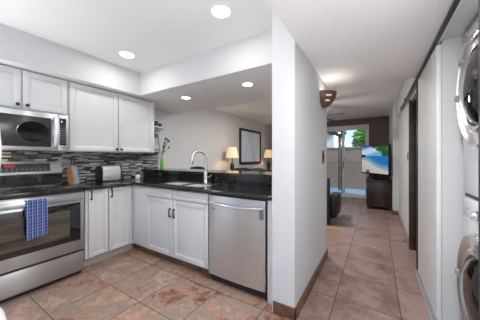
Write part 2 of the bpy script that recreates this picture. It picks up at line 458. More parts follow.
def tree(loc, label, r, h, n):
    t = thing('leafy_tree', label, 'tree', loc)
    bm = B(); x, y, z = loc; tube(bm, [(x, y, z), (x+.05, y, z+h*.5), (x-.03, y, z+h)], [.11, .08, .04]); obj('trunk', bm, 'bark', t)
    bm = B(); rnd = random.Random(3)
    for i in range(n):
        th = rnd.uniform(0, 2*PI); ph = math.acos(rnd.uniform(-1, 1)); q = r*rnd.uniform(.35, 1)
        c = Vector((x+q*math.sin(ph)*math.cos(th), y+q*math.sin(ph)*math.sin(th), z+h+q*math.cos(ph)*.9))
        d = Vector((rnd.uniform(-1, 1), rnd.uniform(-1, 1), rnd.uniform(-1, 1))).normalized(); _, a, b = basis(d)
        L = rnd.uniform(.07, .14)
        bm.faces.new([bm.verts.new(c+a*L), bm.verts.new(c+b*L*.4), bm.verts.new(c-a*L), bm.verts.new(c-b*L*.4)])
    obj('foliage', bm, 'leaf', t, smooth=False)
tree((-.28, 11.3, -.03), 'bright green leafy tree behind the garden wall, right pane of the glass door', .72, 2.05, 1500)

# ------------------------------------------------------------------ DOOR PANELS
def facept(face, pos, a, n, z):
    return (pos+n, a, z) if face == 'x' else (a, pos-n, z)
def dbox(bm, face, pos, a0, a1, n0, n1, z0, z1, bev=0):
    if face == 'x': box(bm, pos+n0, pos+n1, a0, a1, z0, z1, bev)
    else: box(bm, a0, a1, pos-n1, pos-n0, z0, z1, bev)
def panel_door(face, pos, a0, a1, z0, z1, rail=.055, th=.02):
    """raised-panel front: frame, groove and bevelled centre field in one mesh"""
    bm = B(); r = min(rail, (a1-a0)*.27, (z1-z0)*.3)
    dbox(bm, face, pos, a0, a1, 0, th*.55, z0, z1)
    dbox(bm, face, pos, a0, a0+r, .002, th, z0, z1, .003); dbox(bm, face, pos, a1-r, a1, .002, th, z0, z1, .003)
    dbox(bm, face, pos, a0+r-.001, a1-r+.001, .002, th, z0, z0+r, .003); dbox(bm, face, pos, a0+r-.001, a1-r+.001, .002, th, z1-r, z1, .003)
    g = .010; s = min(.028, (z1-z0-2*r)*.2, (a1-a0-2*r)*.2)
    o = [(a0+r+g, z0+r+g), (a1-r-g, z0+r+g), (a1-r-g, z1-r-g), (a0+r+g, z1-r-g)]
    i = [(a0+r+g+s, z0+r+g+s), (a1-r-g-s, z0+r+g+s), (a1-r-g-s, z1-r-g-s), (a0+r+g+s, z1-r-g-s)]
    ov = [bm.verts.new(facept(face, pos, a, th*.55, z)) for a, z in o]; iv = [bm.verts.new(facept(face, pos, a, th*.92, z)) for a, z in i]
    for k in range(4): bm.faces.new((ov[k], ov[(k+1) % 4], iv[(k+1) % 4], iv[k]))
    bm.faces.new(iv)
    return bm
def knob(face, pos, a, z, parent):
    ax = (1, 0, 0) if face == 'x' else (0, -1, 0); bm = B()
    lathe(bm, [(.008, 0), (.006, .012), (.015, .018), (.016, .026), (.010, .031), (0, .032)], facept(face, pos, a, .02, z), ax, 16)
    obj('knob', bm, 'pull', parent)
def pull(face, pos, a, z, L, parent):
    bm = B(); h = L/2
    pts = [facept(face, pos, a, n, z+k) for n, k in ((.018, -h+.004), (.034, -h+.004), (.037, -h+.009), (.037, 0), (.037, h-.009), (.034, h-.004), (.018, h-.004))]
    tube(bm, pts, .0068, 8)
    for k in (-1, 1): lathe(bm, [(.011, 0), (.009, .006), (.005, .008)], facept(face, pos, a, .019, z+k*(h-.006)), (1, 0, 0) if face == 'x' else (0, -1, 0), 12)
    obj('pull', bm, 'pull', parent)

# wall cabinets -----------------------------------------------------
XU = -3.0
t = thing('wall_cabinet', 'short white two-door wall cabinet directly above the microwave', 'cabinet', (-3.2, .71, 1.712))
bx('carcass', 'cabin', (XW+.002, XU, .33, 1.088, 1.712, 2.112), t, .002)
d = obj('door', panel_door('x', XU, .335, .703, 1.722, 2.10), 'cab', t); knob('x', XU, .672, 1.755, d)
d = obj('door', panel_door('x', XU, .711, 1.082, 1.722, 2.10), 'cab', t); knob('x', XU, .742, 1.755, d)
t = thing('wall_cabinet', 'tall white two-door wall cabinet right of the microwave above the toaster', 'cabinet', (-3.2, 1.66, 1.305))
bx('carcass', 'cabin', (XW+.002, XU, 1.092, 2.243, 1.305, 2.112), t, .002)
d = obj('door', panel_door('x', XU, 1.104, 1.660, 1.315, 2.10), 'cab', t); knob('x', XU, 1.632, 1.345, d)
d = obj('door', panel_door('x', XU, 1.668, 2.205, 1.315, 2.10), 'cab', t); knob('x', XU, 1.696, 1.345, d)

# base cabinets -------------------------------------------------------
t = thing('base_cabinet', 'white base cabinet with two narrow doors between stove and inside corner', 'cabinet', (-3.05, 1.6, 0))
XB = -2.75
bx('carcass', 'cabin', (XW+.012, XB, 1.165, 2.15, .10, .872), t)
bx('toe_kick', 'toe', (XB-.07, XB-.055, 1.165, 1.78, 0, .10), t)
d = obj('door', panel_door('x', XB, 1.190, 1.400, .108, .864, .045), 'cab', t); pull('x', XB, 1.216, .805, .10, d)
d = obj('door', panel_door('x', XB, 1.412, 1.690, .108, .864, .045), 'cab', t); pull('x', XB, 1.440, .805, .10, d)
YP = 1.725
t = thing('sink_cabinet', 'white sink base cabinet on the peninsula with two doors and drawer fronts', 'cabinet', (-2.0, 1.9, 0))
bm = B(); box(bm, -2.745, -1.432, YP, YP+.02, .10, .872); box(bm, -1.45, -1.432, YP, 2.15, .10, .872); box(bm, -2.74, -1.45, YP+.02, 2.15, .10, .12); box(bm, -2.74, -1.45, 2.13, 2.15, .12, .872)
obj('carcass', bm, 'cabin', t)
bx('filler_panel', 'cab', (-2.745, -2.458, YP-.012, YP, .108, .864), t, .003)
bx('toe_kick', 'brown_trim', (-2.69, -1.432, YP+.055, YP+.07, 0, .10), t)
for a0, a1, pa in ((-2.446, -1.968, -2.000), (-1.960, -1.440, -1.930)):
    obj('drawer_front', panel_door('y', YP, a0, a1, .765, .864, .03), 'cab', t)
    d = obj('door', panel_door('y', YP, a0, a1, .108, .755), 'cab', t); pull('y', YP, pa, .605, .10, d)
o = bx('cabinet_filler', 'cab', (-.785, -.722, YP-.02, 2.15, 0, .872))
tag(o, 'narrow white end panel between dishwasher and hall wall', 'panel')

# countertop with sink cut-outs --------------------------------------
bm = B(); z0, z1 = .874, .914
S1 = (-2.27, -1.94); S2 = (-1.91, -1.60); SY = (1.775, 2.055)
def cbox(x0, x1, y0, y1): box(bm, x0, x1, y0, y1, z0, z1)
cbox(XW+.012, -2.695, 1.135, 2.168); cbox(-2.695, S1[0], 1.69, 2.168); cbox(S2[1], XC0-.003, 1.69, 2.168)
cbox(S1[0], S2[1], SY[1], 2.168); cbox(S1[0], S2[1], 1.69, SY[0]); cbox(S1[1], S2[0], SY[0], SY[1])
def nose(p, q, n):   # bullnose edge
    p = Vector(p); q = Vector(q); d = q-p; L = d.length
    seg = 8; ra = []; rb = []
    for i in range(seg+1):
        a = -PI/2+PI*i/seg; o = Vector(n)*math.cos(a)*.02+Vector((0, 0, math.sin(a)*.02))
        ra.append(bm.verts.new(p+o)); rb.append(bm.verts.new(q+o))
    for i in range(seg): bm.faces.new((ra[i], ra[i+1], rb[i+1], rb[i]))
    bm.faces.new(ra); bm.faces.new(rb)
nose((-2.695, 1.135, .894), (-2.695, 1.69, .894), (1, 0, 0)); nose((-2.695, 1.69, .894), (XC0-.003, 1.69, .894), (0, -1, 0))
tag(obj('countertop', bm, 'granite'), 'L-shaped black granite countertop over the base cabinets and dishwasher', 'countertop')
t = thing('bar_ledge', 'raised black granite bar ledge along the back of the peninsula', 'bar', (-1.9, 2.3, .914))
bx('bar_front', 'granite', (-3.17, XC0-.003, 2.17, 2.198, .915, 1.008), t)
bm = B(); prism(bm, [(-3.17, 2.13), (XC0-.003, 2.13), (XC0-.003, 2.60), (XW+.012, 2.60), (XW+.012, 2.33), (-3.26, 2.20)], 1.009, 1.05, 'z', .008); obj('bar_top', bm, 'granite', t)
bx('outlet', 'black', (-1.53, -1.41, 2.163, 2.171, .93, 1.0), t, .003)
# sink
t = thing('kitchen_sink', 'stainless double-bowl sink set in the peninsula countertop', 'sink', (-1.93, 1.91, .70))
for (a0, a1) in (S1, S2):
    bm = B(); w = .004; x0, x1, y0, y1, zb, zt = a0+.003, a1-.003, SY[0]+.003, SY[1]-.003, .70, .905
    box(bm, x0, x1, y0, y1, zb, zb+w); box(bm, x0, x0+w, y0, y1, zb+w, zt); box(bm, x1-w, x1, y0, y1, zb+w, zt); box(bm, x0+w, x1-w, y0, y0+w, zb+w, zt); box(bm, x0+w, x1-w, y1-w, y1, zb+w, zt)
    s = obj('bowl', bm, 'sinksteel', t)
    bm = B(); lathe(bm, [(.045, 0), (.045, .004), (.03, .006), (0, .003)], ((x0+x1)/2, (y0+y1)/2, zb+w)); obj('drain', bm, 'chrome', s)
bm = B()
for a0, a1 in (S1, S2):
    for q in ((a0-.012, a1+.012, SY[0]-.012, SY[0]), (a0-.012, a1+.012, SY[1], SY[1]+.012), (a0-.012, a0, SY[0], SY[1]), (a1, a1+.012, SY[0], SY[1])): box(bm, *q, .9141, .9165)
obj('rim', bm, 'nickel', t)
# faucet
fx, fy = -1.80, 2.092
t = thing('kitchen_faucet', 'tall brushed nickel gooseneck faucet behind the sink', 'faucet', (fx, fy, .914))
bm = B(); lathe(bm, [(.032, 0), (.032, .006), (.029, .012), (.028, .11), (.024, .135), (.016, .14)], (fx, fy, .914)); obj('base', bm, 'nickel', t)
dx, dy = -.42, -.907; pts = [(fx, fy, 1.03), (fx, fy, 1.22)]
R_ = .088
for i in range(1, 13):
    a = PI-PI*i/12*.97; pts.append((fx+dx*(R_+R_*math.cos(a)), fy+dy*(R_+R_*math.cos(a)), 1.22+R_*math.sin(a)))
bm = B(); tube(bm, pts, .015, 14); obj('spout', bm, 'nickel', t)
e_ = Vector(pts[-1]); bm = B(); lathe(bm, [(.014, 0), (.017, .02), (.019, .075), (.017, .08), (0, .08)], e_+Vector((0, 0, .005)), (dx*.15, dy*.15, -1)); obj('spray_head', bm, 'nickel', t)
bm = B(); cyl(bm, (fx, fy, .99), (fx+.05, fy-.01, .993), .014); tube(bm, [(fx+.05, fy-.01, .993), (fx+.075, fy-.015, 1.0), (fx+.10, fy-.02, 1.02)], [.008, .007, .006]); obj('lever', bm, 'nickel', t)

# dishwasher ----------------------------------------------------------
t = thing('dishwasher', 'stainless dishwasher with bowed bar handle under the peninsula countertop', 'dishwasher', (-1.11, 1.9, 0))
DX0, DX1 = -1.425, -.797
bx('body', 'black', (DX0+.004, DX1-.002, YP+.02, 2.14, .10, .868), t)
bm = B()
N = 12; x0, x1 = DX0+.004, DX1-.006; zz0, zz1 = .085, .862; yb = YP+.02
# softly bowed door skin
fr = [bm.verts.new((x0+(x1-x0)*i/N, YP-.028-.010*math.sin(PI*i/N), zz0)) for i in range(N+1)]; ft = [bm.verts.new((v.co.x, v.co.y, zz1)) for v in fr]
bk = [bm.verts.new((x0, yb, zz0)), bm.verts.new((x1, yb, zz0)), bm.verts.new((x0, yb, zz1)), bm.verts.new((x1, yb, zz1))]
for i in range(N): bm.faces.new((fr[i], fr[i+1], ft[i+1], ft[i]))
bm.faces.new(ft+[bk[3], bk[2]]); bm.faces.new(fr+[bk[1], bk[0]]); bm.faces.new((bk[0], bk[2], bk[3], bk[1])); bm.faces.new((fr[0], ft[0], bk[2], bk[0])); bm.faces.new((fr[-1], ft[-1], bk[3], bk[1]))
dd = obj('door', bm, 'steel', t)
bm = B(); tube(bm, [(DX0+.03+(DX1-DX0-.06)*i/14, YP-.052-.03*math.sin(PI*i/14), .795-.012*math.sin(PI*i/14)) for i in range(15)], .011, 10)
for x in (DX0+.035, DX1-.035): cyl(bm, (x, YP-.03, .795), (x, YP-.056, .795), .011)
obj('handle', bm, 'steel', dd)
bx('toe_panel', 'black', (DX0+.01, DX1+.012, YP+.005, YP+.03, .012, .10), t)
bx('side_gap_strip', 'black', (DX1-.003, DX1+.010, YP-.012, YP+.02, .012, .866), t)
bm = B(); lathe(bm, [(.014, 0), (.014, .001), (0, .0012)], (DX0+.07, YP-.0345, .735), (0, -1, 0), 18); obj('badge', bm, 'grey', dd)
bx('label_plate', 'button', (DX1-.062, DX1-.022, YP-.035, YP-.031, .70, .80), dd, .001)

# stove ---------------------------------------------------------------
SY0, SY1 = .345, 1.112; XSF = -2.66
t = thing('stove', 'stainless electric range with black glass oven door under the microwave', 'stove', (-3.0, .73, 0))
bx('body', 'steeldark', (XW+.05, XSF-.025, SY0, SY1, .05, .895), t, .003)
for y in (SY0+.05, SY1-.05):
    for x in (-3.2, -2.76):
        bm = B(); cyl(bm, (x, y, 0), (x, y, .05), .018); obj('foot', bm, 'black', t)
ct = bx('cooktop', 'blackglass', (-3.27, XSF+.005, SY0, SY1+.006, .874, .922), t, .006)
for (x, y, r) in ((-2.82, .92, .10), (-2.82, .55, .085), (-3.1, .92, .085), (-3.1, .55, .10)):
    bm = B(); lathe(bm, [(r, 0), (r, .0006), (r-.004, .0006), (r-.004, 0)], (x, y, .9221), seg=36, cap=False); obj('burner_ring', bm, 'grey', ct)
cp = (lambda b: (prism(b, [(-3.33, .922), (-3.20, .922), (-3.215, 1.055), (-3.195, 1.06), (-3.235, 1.188), (-3.33, 1.188)], SY0, SY1, 'y', .004), b)[1])(B())
cp = obj('backguard', cp, 'steeldark', t)
# sloped control display (follows the face from (-3.195,1.06) to (-3.235,1.188))
def slope(z): return -3.195-(z-1.06)*.04/.128
def splate(name, mat, y0, y1, za, zb, n0, n1, parent):
    bm = B(); prism(bm, [(slope(za)+n0, za), (slope(za)+n1, za), (slope(zb)+n1, zb), (slope(zb)+n0, zb)], y0, y1, 'y'); return obj(name, bm, mat, parent)
splate('lower_vent', 'blackglass', SY0+.004, SY1-.004, .93, 1.05, -.02, -.028, cp) if False else None
bx('lower_panel', 'blackglass', (-3.206, -3.196, SY0+.003, SY1-.003, .924, 1.05), cp)
dp = splate('display_panel', 'black', .45, 1.0, 1.078, 1.165, .0005, .003, cp)
splate('clock_digits', 'display', .63, .71, 1.132, 1.148, .003, .004, dp)
for i in range(10):
    for zr in (1.088, 1.108):
        splate('button', 'button', .60+i*.038, .618+i*.038, zr, zr+.008, .003, .004, dp)
for i in range(4): splate('button', 'display', .60+i*.03, .618+i*.03, 1.152, 1.160, .003, .004, dp)
od = bx('oven_door', 'steeldark', (XSF-.022, XSF+.012, SY0+.003, SY1-.003, .265, .862), t, .004)
bx('door_glass', 'blackglass', (XSF+.012, XSF+.016, SY0+.02, SY1-.035, .375, .765), od, .002)
bm = B(); box(bm, XSF+.0165, XSF+.018, SY0+.09, SY1-.13, .43, .70); obj('oven_window', bm, ovenwin(), od)
bm = B(); box(bm, XSF+.038, XSF+.062, SY0+.02, SY1-.02, .80, .848, .009)
for y in (SY0+.06, SY1-.06): box(bm, XSF+.010, XSF+.04, y-.018, y+.018, .808, .84, .004)
obj('door_handle', bm, 'steeldark', od)
bm = B(); box(bm, XSF-.022, XSF+.012, SY0+.003, SY1-.003, .045, .245, .004); obj('storage_drawer', bm, 'steeldark', t)
bx('drawer_gap', 'black', (XSF-.03, XSF-.005, SY0+.004, SY1-.004, .244, .266), t)
bx('kick_strip', 'black', (XSF-.06, XSF-.03, SY0+.01, SY1-.01, .0, .046), t)
# towel
bm = B(); ny = 16; cols = []
prof = [(XSF+.031, .56), (XSF+.031, .70), (XSF+.030, .83), (XSF+.036, .853), (XSF+.050, .857), (XSF+.066, .85), (XSF+.071, .83), (XSF+.073, .70), (XSF+.074, .60), (XSF+.075, .515)]
for i in range(ny+1):
    y = .638+.150*i/ny; w = .003*math.sin(i*1.25); k = []
    for j, (x, z) in enumerate(prof):
        yy = .713+(y-.713)*(1-.06*(1 if j > 6 else .5)*(1-(z-.5)/.35))
        k.append(bm.verts.new((x+(w if j >= 7 else 0), yy-.0, z+(.012*(i/ny-.5) if j == 9 else 0))))
    cols.append(k)
for p, q in zip(cols, cols[1:]):
    for j in range(len(prof)-1): bm.faces.new((p[j], q[j], q[j+1], p[j+1]))
bmesh.ops.solidify(bm, geom=bm.faces[:], thickness=-.003)
tag(obj('dish_towel', bm, 'towel'), 'blue and white checked dish towel hanging on the oven door handle', 'towel')

# microwave -----------------------------------------------------------
t = thing('microwave', 'stainless over-the-range microwave with round dark window pattern', 'microwave', (-3.18, .71, 1.305))
XM = -2.975; MY0, MY1 = .335, 1.083
bx('body', 'steel', (XW+.012, XM, MY0, MY1, 1.306, 1.706), t, .003)
md = bx('door', 'steel', (XM, XM+.025, MY0, .985, 1.312, 1.700), t, .004)
bx('door_glass', pm('dark_mesh_glass', (.03, .03, .032), .22, noise=.2), (XM+.025, XM+.029, MY0+.02, .925, 1.345, 1.650), md, .001)
bm = B(); lathe(bm, [(.122, 0), (.122, .001), (.117, .0016), (.112, .001), (0, .001)], (XM+.0292, .785, 1.495), (1, 0, 0), 40, cap=False)
for v in bm.verts: v.co.y = .785+(v.co.y-.785)*1.05; v.co.z = 1.50+(v.co.z-1.50)*.85
obj('round_window', bm, 'blackglass', md)
bm = B(); tube(bm, [(XM+.028, .957, 1.345), (XM+.06, .957, 1.365), (XM+.078, .957, 1.43), (XM+.084, .957, 1.505), (XM+.078, .957, 1.58), (XM+.06, .957, 1.645), (XM+.028, .957, 1.665)], [.015, .019, .023, .024, .023, .019, .015], 12); obj('handle', bm, 'sinksteel', md)
mc = bx('control_panel', 'steel', (XM, XM+.025, .988, MY1, 1.312, 1.700), t, .003)
kp = bx('keypad', 'blackglass', (XM+.025, XM+.028, .997, 1.060, 1.37, 1.665), mc, .001)
for i in range(3):
    for j in range(7): bx('key', 'button', (XM+.028, XM+.0288, 1.003+i*.019, 1.017+i*.019, 1.39+j*.026, 1.404+j*.026), kp)
bx('vent_grille', 'grey', (XM+.002, XM+.02, MY0+.01, MY1-.01, 1.7005, 1.7065), t)
lt = bx('work_lamp', 'slit', (-3.30, -3.22, .37, .46, 1.3035, 1.3065), t)
light('AREA', 'work_lamp_light', (-3.26-(-3.18), .415-.71, -.004), 3.0, (1, .74, .44), parent=t, size=.09)

# counter things -----------------------------------------------------
t = thing('knife_block', 'oak knife block with grey face standing on the counter beside the stove', 'knife block', (-3.1, 1.22, .914))
bm = B(); prism(bm, [(-3.16, .9145), (-3.02, .9145), (-3.02, .96), (-3.10, 1.135), (-3.20, 1.105), (-3.20, .98)], 1.160, 1.220, 'y', .004); o = obj('block', bm, 'wood', t)
bm = B(); prism(bm, [(-3.018, .918), (-3.014, .918), (-3.014, .962), (-3.093, 1.137), (-3.098, 1.135), (-3.018, .96)], 1.163, 1.217, 'y'); obj('face_plate', bm, 'blockface', o)
dirk = Vector((-.04, .05, .25)).normalized()
for i, (yy, k, lab) in enumerate(((1.169, .0, 'black-handled knife nearest the stove in the knife block'), (1.183, .03, 'black-handled knife second from the stove in the knife block'), (1.197, .0, 'black-handled knife second from the toaster in the knife block'), (1.211, .03, 'black-handled knife nearest the toaster in the knife block'))):
    kt = thing('kitchen_knife', lab, 'knife', (-3.14-k, yy, 1.12), 'knives in the oak block')
    p = Vector((-3.13-k*1.2, yy, 1.128-k*.3)); bm = B(); tube(bm, [p, p+dirk*.06, p+dirk*.13], [.0065, .0078, .0065], 8); obj('handle', bm, 'black', kt)
    bm = B(); tube(bm, [p-dirk*.006, p+dirk*.002], .008, 8); obj('bolster', bm, 'nickel', kt)
t = thing('toaster', 'chrome two-slot toaster on the counter under the tall wall cabinet', 'toaster', (-3.12, 1.63, .914))
bm = B(); prism(bm, [(-3.21, .93), (-3.03, .93), (-3.025, 1.06), (-3.045, 1.11), (-3.08, 1.13), (-3.16, 1.13), (-3.195, 1.11), (-3.215, 1.06)], 1.490, 1.725, 'y', .006); o = obj('housing', bm, 'toastersteel', t)
for x in (-3.145, -3.095): bx('slot', 'black', (x-.012, x+.012, 1.525, 1.690, 1.129, 1.1312), o)
for y0, y1 in ((1.476, 1.491), (1.724, 1.738)):
    bm = B(); prism(bm, [(-3.21, .925), (-3.03, .925), (-3.025, 1.06), (-3.045, 1.108), (-3.085, 1.125), (-3.155, 1.125), (-3.195, 1.108), (-3.215, 1.06)], y0, y1, 'y', .005); obj('end_cap', bm, 'black', t)
bx('lever', 'black', (-3.14, -3.10, 1.456, 1.477, 1.05, 1.068), t, .003)
for x in (-3.19, -3.05):
    for y in (1.500, 1.715):
        bm = B(); cyl(bm, (x, y, .9142), (x, y, .93), .012); obj('foot', bm, 'black', t)
t = thing('condiment_jar', 'small white jar with black lid on the counter corner beside the bar', 'jar', (-3.03, 1.98, .914))
bm = B(); lathe(bm, [(.030, 0), (.033, .005), (.033, .06), (.027, .07)], (-3.03, 1.98, .9142)); obj('body', bm, 'ceramic', t)
bm = B(); lathe(bm, [(.028, 0), (.028, .02), (.024, .03), (.008, .032), (.009, .042), (0, .045)], (-3.03, 1.98, .984)); obj('lid', bm, 'black', t)

# end shelves ----------------------------------------------------------
t = thing('corner_shelf', 'white two-tier open end shelf fixed beside the tall wall cabinet', 'shelf', (-3.3, 2.4, 1.33))
for z in (1.335, 1.735):
    pts = [(XW+.002, 2.246), (-3.06, 2.246)]+[(-3.38+.002+.32*math.cos(a), 2.25+.42*math.sin(a)) for a in (PI/2*i/10 for i in range(1, 11))]
    bm = B(); prism(bm, pts, z, z+.016, 'z'); obj('shelf_board', bm, 'cab', t)
for y, lab in ((2.50, 'small dark grey tin on the upper end shelf, left one'), (2.575, 'small dark grey tin on the upper end shelf, right one')):
    t = thing('storage_tin', lab, 'tin', (-3.285, y, 1.751), 'tins on the end shelf'); h = .115 if y < 2.55 else .085
    bm = B(); lathe(bm, [(.032, 0), (.033, .004), (.033, h-.02), (.031, h-.018)], (-3.285, y, 1.7512)); obj('body', bm, pm('slate_tin', (.10, .115, .12), .4, noise=.15), t)
    bm = B(); lathe(bm, [(.034, 0), (.034, .016), (.03, .02), (0, .02)], (-3.285, y, 1.7512+h-.018)); obj('lid', bm, 'black', t)
t = thing('photo_frame', 'dark framed picture leaning on the lower end shelf', 'picture frame', (-3.33, 2.5, 1.351))
bm = B(); prism(bm, [(-3.30, 1.3515), (-3.285, 1.3515), (-3.345, 1.66), (-3.36, 1.66)], 2.36, 2.585, 'y', .002); o = obj('frame', bm, 'stool', t)
bm = B(); prism(bm, [(-3.2885, 1.38), (-3.2865, 1.38), (-3.341, 1.635), (-3.343, 1.635)], 2.38, 2.565, 'y'); obj('print', bm, pm('grey_print', (.16, .17, .18), .35, noise=.6, nscale=12), o)
t = thing('bud_vase', 'slim bright green glass vase on the bar ledge against the wall', 'vase', (-3.03, 2.415, 1.05))
bm = B(); lathe(bm, [(.024, 0), (.028, .005), (.030, .05), (.026, .10), (.018, .15), (.014, .185), (.017, .20), (.013, .20), (.010, .18)], (-3.03, 2.415, 1.0502)); obj('body', bm, 'greenglass', t)
t = thing('dried_stems', 'dark dried flower stems standing in the green vase', 'flowers', (-3.03, 2.415, 1.09))
bm = B(); bf = B(); rnd = random.Random(5)
for i in range(7):
    a = rnd.uniform(0, 2*PI); s_ = rnd.uniform(.02, .13); h = rnd.uniform(.16, .36); dxx = abs(math.cos(a))*s_*.4+.005; dyy = abs(math.sin(a))*s_*.9+.03
    p = [(-3.03, 2.415, 1.255), (-3.03, 2.415, 1.26), (-3.03+dxx*.4, 2.415+dyy*.4, 1.25+h*.5), (-3.03+dxx, 2.415+dyy, 1.25+h*.85)]
    tube(bm, p, .0025, 6); sphere(bf, p[-1], .013, 1, 1, 1.8, 10)
    sphere(bf, p[2], .008, 1, 1, 2, 8)
obj('stem', bm, 'stem', t); obj('blossom', bf, 'flower', t)

# ------------------------------------------------------------------ FRIDGE AND BIN (left edge of the frame)
t = thing('refrigerator', 'white refrigerator whose bowed handle shows at the left edge', 'refrigerator', (-1.70, -.2, 0))
bx('body', 'white', (-2.10, -1.30, -.60, .10, .02, 1.75), t, .01)
for zz0, zz1, n in ((.835, 1.74, 'door'), (.05, .82, 'freezer_drawer')):
    d = bx(n, 'white', (-2.098, -1.302, .105, .165, zz0, zz1), t, .015)
    bm = B()
    if n == 'door': tube(bm, [(-1.42, .165, 1.475), (-1.42, .215, 1.455), (-1.42, .246, 1.38), (-1.42, .254, 1.27), (-1.42, .248, 1.17), (-1.42, .222, 1.09), (-1.42, .165, 1.06)], [.014, .016, .018, .018, .018, .016, .014], 12)
    else: tube(bm, [(-2.0, .165, .75), (-1.98, .21, .75), (-1.86, .228, .75), (-1.70, .232, .75), (-1.54, .228, .75), (-1.40, .226, .75), (-1.375, .165, .75)], [.03, .032, .034, .034, .034, .034, .03], 12)
    obj('handle', bm, 'white', d)
t = thing('waste_bin', 'rounded white lidded bin at the bottom left corner', 'bin', (-1.12, .07, 0))
bm = B(); lathe(bm, [(.12, 0), (.135, .01), (.15, .615), (.15, .645)], (-1.12, .07, 0), seg=40); obj('body', bm, 'white', t)
bm = B(); lathe(bm, [(.154, 0), (.154, .02), (.148, .05), (.13, .085), (.09, .115), (.04, .13), (0, .133)], (-1.12, .07, .645), seg=40); obj('lid', bm, 'white', t)

# ------------------------------------------------------------------ CEILING CANS
def can(x, y, z, lab, r=.075, w=CAN_W):
    t = thing('recessed_light', lab, 'ceiling light', (x, y, z), 'recessed ceiling lights')
    bm = B(); lathe(bm, [(r+.018, -.001), (r+.018, -.005), (r+.002, -.009), (r, -.004), (r, -.001)], (x, y, z), seg=36, cap=False); obj('trim_ring', bm, 'white', t)
    bm = B(); lathe(bm, [(0, -.0045), (r*.6, -.004), (r, -.002)], (x, y, z), seg=36, cap=False); obj('lens', bm, 'lens', t)
    light('AREA', 'can_light', (0, 0, -.014), w, CAN_COL, parent=t, shape='DISK', size=r*1.7)
can(.15, .92, ZS, 'added unseen fill light in the lowered hall ceiling above the camera', .06, 14)  # fill lamp added out of view to brighten the hall
can(.80, .85, 2.13, 'added unseen fill light in the laundry closet ceiling beside the camera', .06, 13)  # no known fixture; added to light the washer and closet
can(-1.5, 3.95, ZC, 'added living room fill light hidden behind the hall wall', .075, 30)  # hidden lamp added as fill for living room and hall
can(-1.085, 1.449, ZC, 'large recessed ceiling light above the peninsula, nearest the camera')
can(-2.474, 1.481, ZC, 'recessed ceiling light in front of the tall wall cabinet')
can(-2.385, 2.327, ZS, 'recessed light in the lowered soffit, left one above the bar', .06, CAN_W*.6)
can(-1.319, 2.291, ZS, 'recessed light in the lowered soffit, right one above the bar', .06, CAN_W*.6)

# ------------------------------------------------------------------ LIVING ROOM SIDE
def stool(x, y, rz, lab):
    t = thing('bar_stool', lab, 'stool', (0, 0, 0), 'bar stools behind the bar')
    bm = B(); box(bm, -.19, .19, -.19, .19, .68, .74, .02); obj('seat', bm, 'stool', t)
    bm = B(); N = 10; fr = []
    for i in range(N+1):
        a = -1+2*i/N; fr.append([bm.verts.new((a*.18, -.20+.05*a*a+o, z)) for o, z in ((0, .86), (0, 1.05-.015*a*a), (.025, 1.065-.02*a*a), (.035, 1.05-.015*a*a), (.035, .86))])
    for p, q in zip(fr, fr[1:]):
        for k in range(5): bm.faces.new((p[k], p[(k+1) % 5], q[(k+1) % 5], q[k]))
    bm.faces.new(fr[0]); bm.faces.new(fr[-1]); obj('backrest', bm, 'stool', t)
    for sx in (-1, 1):
        for sy in (-1, 1):
            bm = B(); tube(bm, [(sx*.19, sy*.19, 0), (sx*.16, sy*.16, .69)], [.014, .018], 8); obj('leg', bm, 'doorwood', t)
        bm = B(); tube(bm, [(sx*.15, -.165, .72), (sx*.15, -.165, .88)], .012, 8); obj('back_post', bm, 'doorwood', t)
    bm = B(); tube(bm, [(-.18, .18, .25), (.18, .18, .25), (.18, -.18, .25), (-.18, -.18, .25), (-.18, .18, .25)], .009, 8); obj('footrest', bm, 'doorwood', t)
    t.location = (x, y, 0); t.rotation_euler = (0, 0, rz)
stool(-2.88, 2.98, PI, 'dark low-backed bar stool left of the faucet behind the bar')
stool(-1.90, 2.98, PI, 'dark low-backed bar stool behind the bar below the left lamp')
stool(-1.22, 2.98, PI, 'dark low-backed bar stool nearest the hall wall behind the bar')

def table_lamp(x, y, z, lab):
    t = thing('table_lamp', lab, 'lamp', (x, y, z), 'table lamps by the left wall')
    bm = B(); lathe(bm, [(.085, 0), (.085, .02), (.05, .035), (.035, .06), (.05, .15), (.055, .24), (.04, .31), (.02, .34), (.012, .40), (.012, .44)], (x, y, z)); obj('lamp_base', bm, 'lampbase', t)
    bm = B(); lathe(bm, [(.168, .44), (.145, .56), (.105, .71), (.102, .71), (.142, .56), (.165, .44)], (x, y, z), seg=32, cap=False); obj('lamp_shade', bm, 'shade', t)
    light('POINT', 'lamp_bulb', (0, 0, .55), 2.6, (1, .78, .54), parent=t, shadow_soft_size=.05)
def end_table(x, y, lab):
    t = thing('end_table', lab, 'table', (x, y, 0), 'end tables by the left wall')
    bx('tabletop', 'darkwood', (x-.25, x+.25, y-.25, y+.25, .75, .785), t, .005); bx('shelf', 'darkwood', (x-.22, x+.22, y-.22, y+.22, .2, .22), t)
    for sx in (-1, 1):
        for sy in (-1, 1): bx('leg', 'darkwood', (x+sx*.21-.02, x+sx*.21+.02, y+sy*.21-.02, y+sy*.21+.02, 0, .75), t)
LX = -3.08
end_table(LX, 4.58, 'dark end table under the table lamp left of the blue picture')
table_lamp(LX, 4.58, .786, 'lit table lamp with cream shade left of the blue picture')
end_table(LX, 6.76, 'dark end table under the lamp beside the hall wall edge')
table_lamp(LX, 6.76, .786, 'lit table lamp half hidden by the hall wall, right of the picture')
t = thing('sofa', 'slate blue sofa along the left wall beneath the picture', 'sofa', (-2.85, 5.68, 0))
bx('back', 'slateblue', (-3.33, -3.08, 4.92, 6.42, .1, .90), t, .06); bx('seat_base', 'slateblue', (-3.08, -2.42, 5.08, 6.26, .1, .30), t, .03)
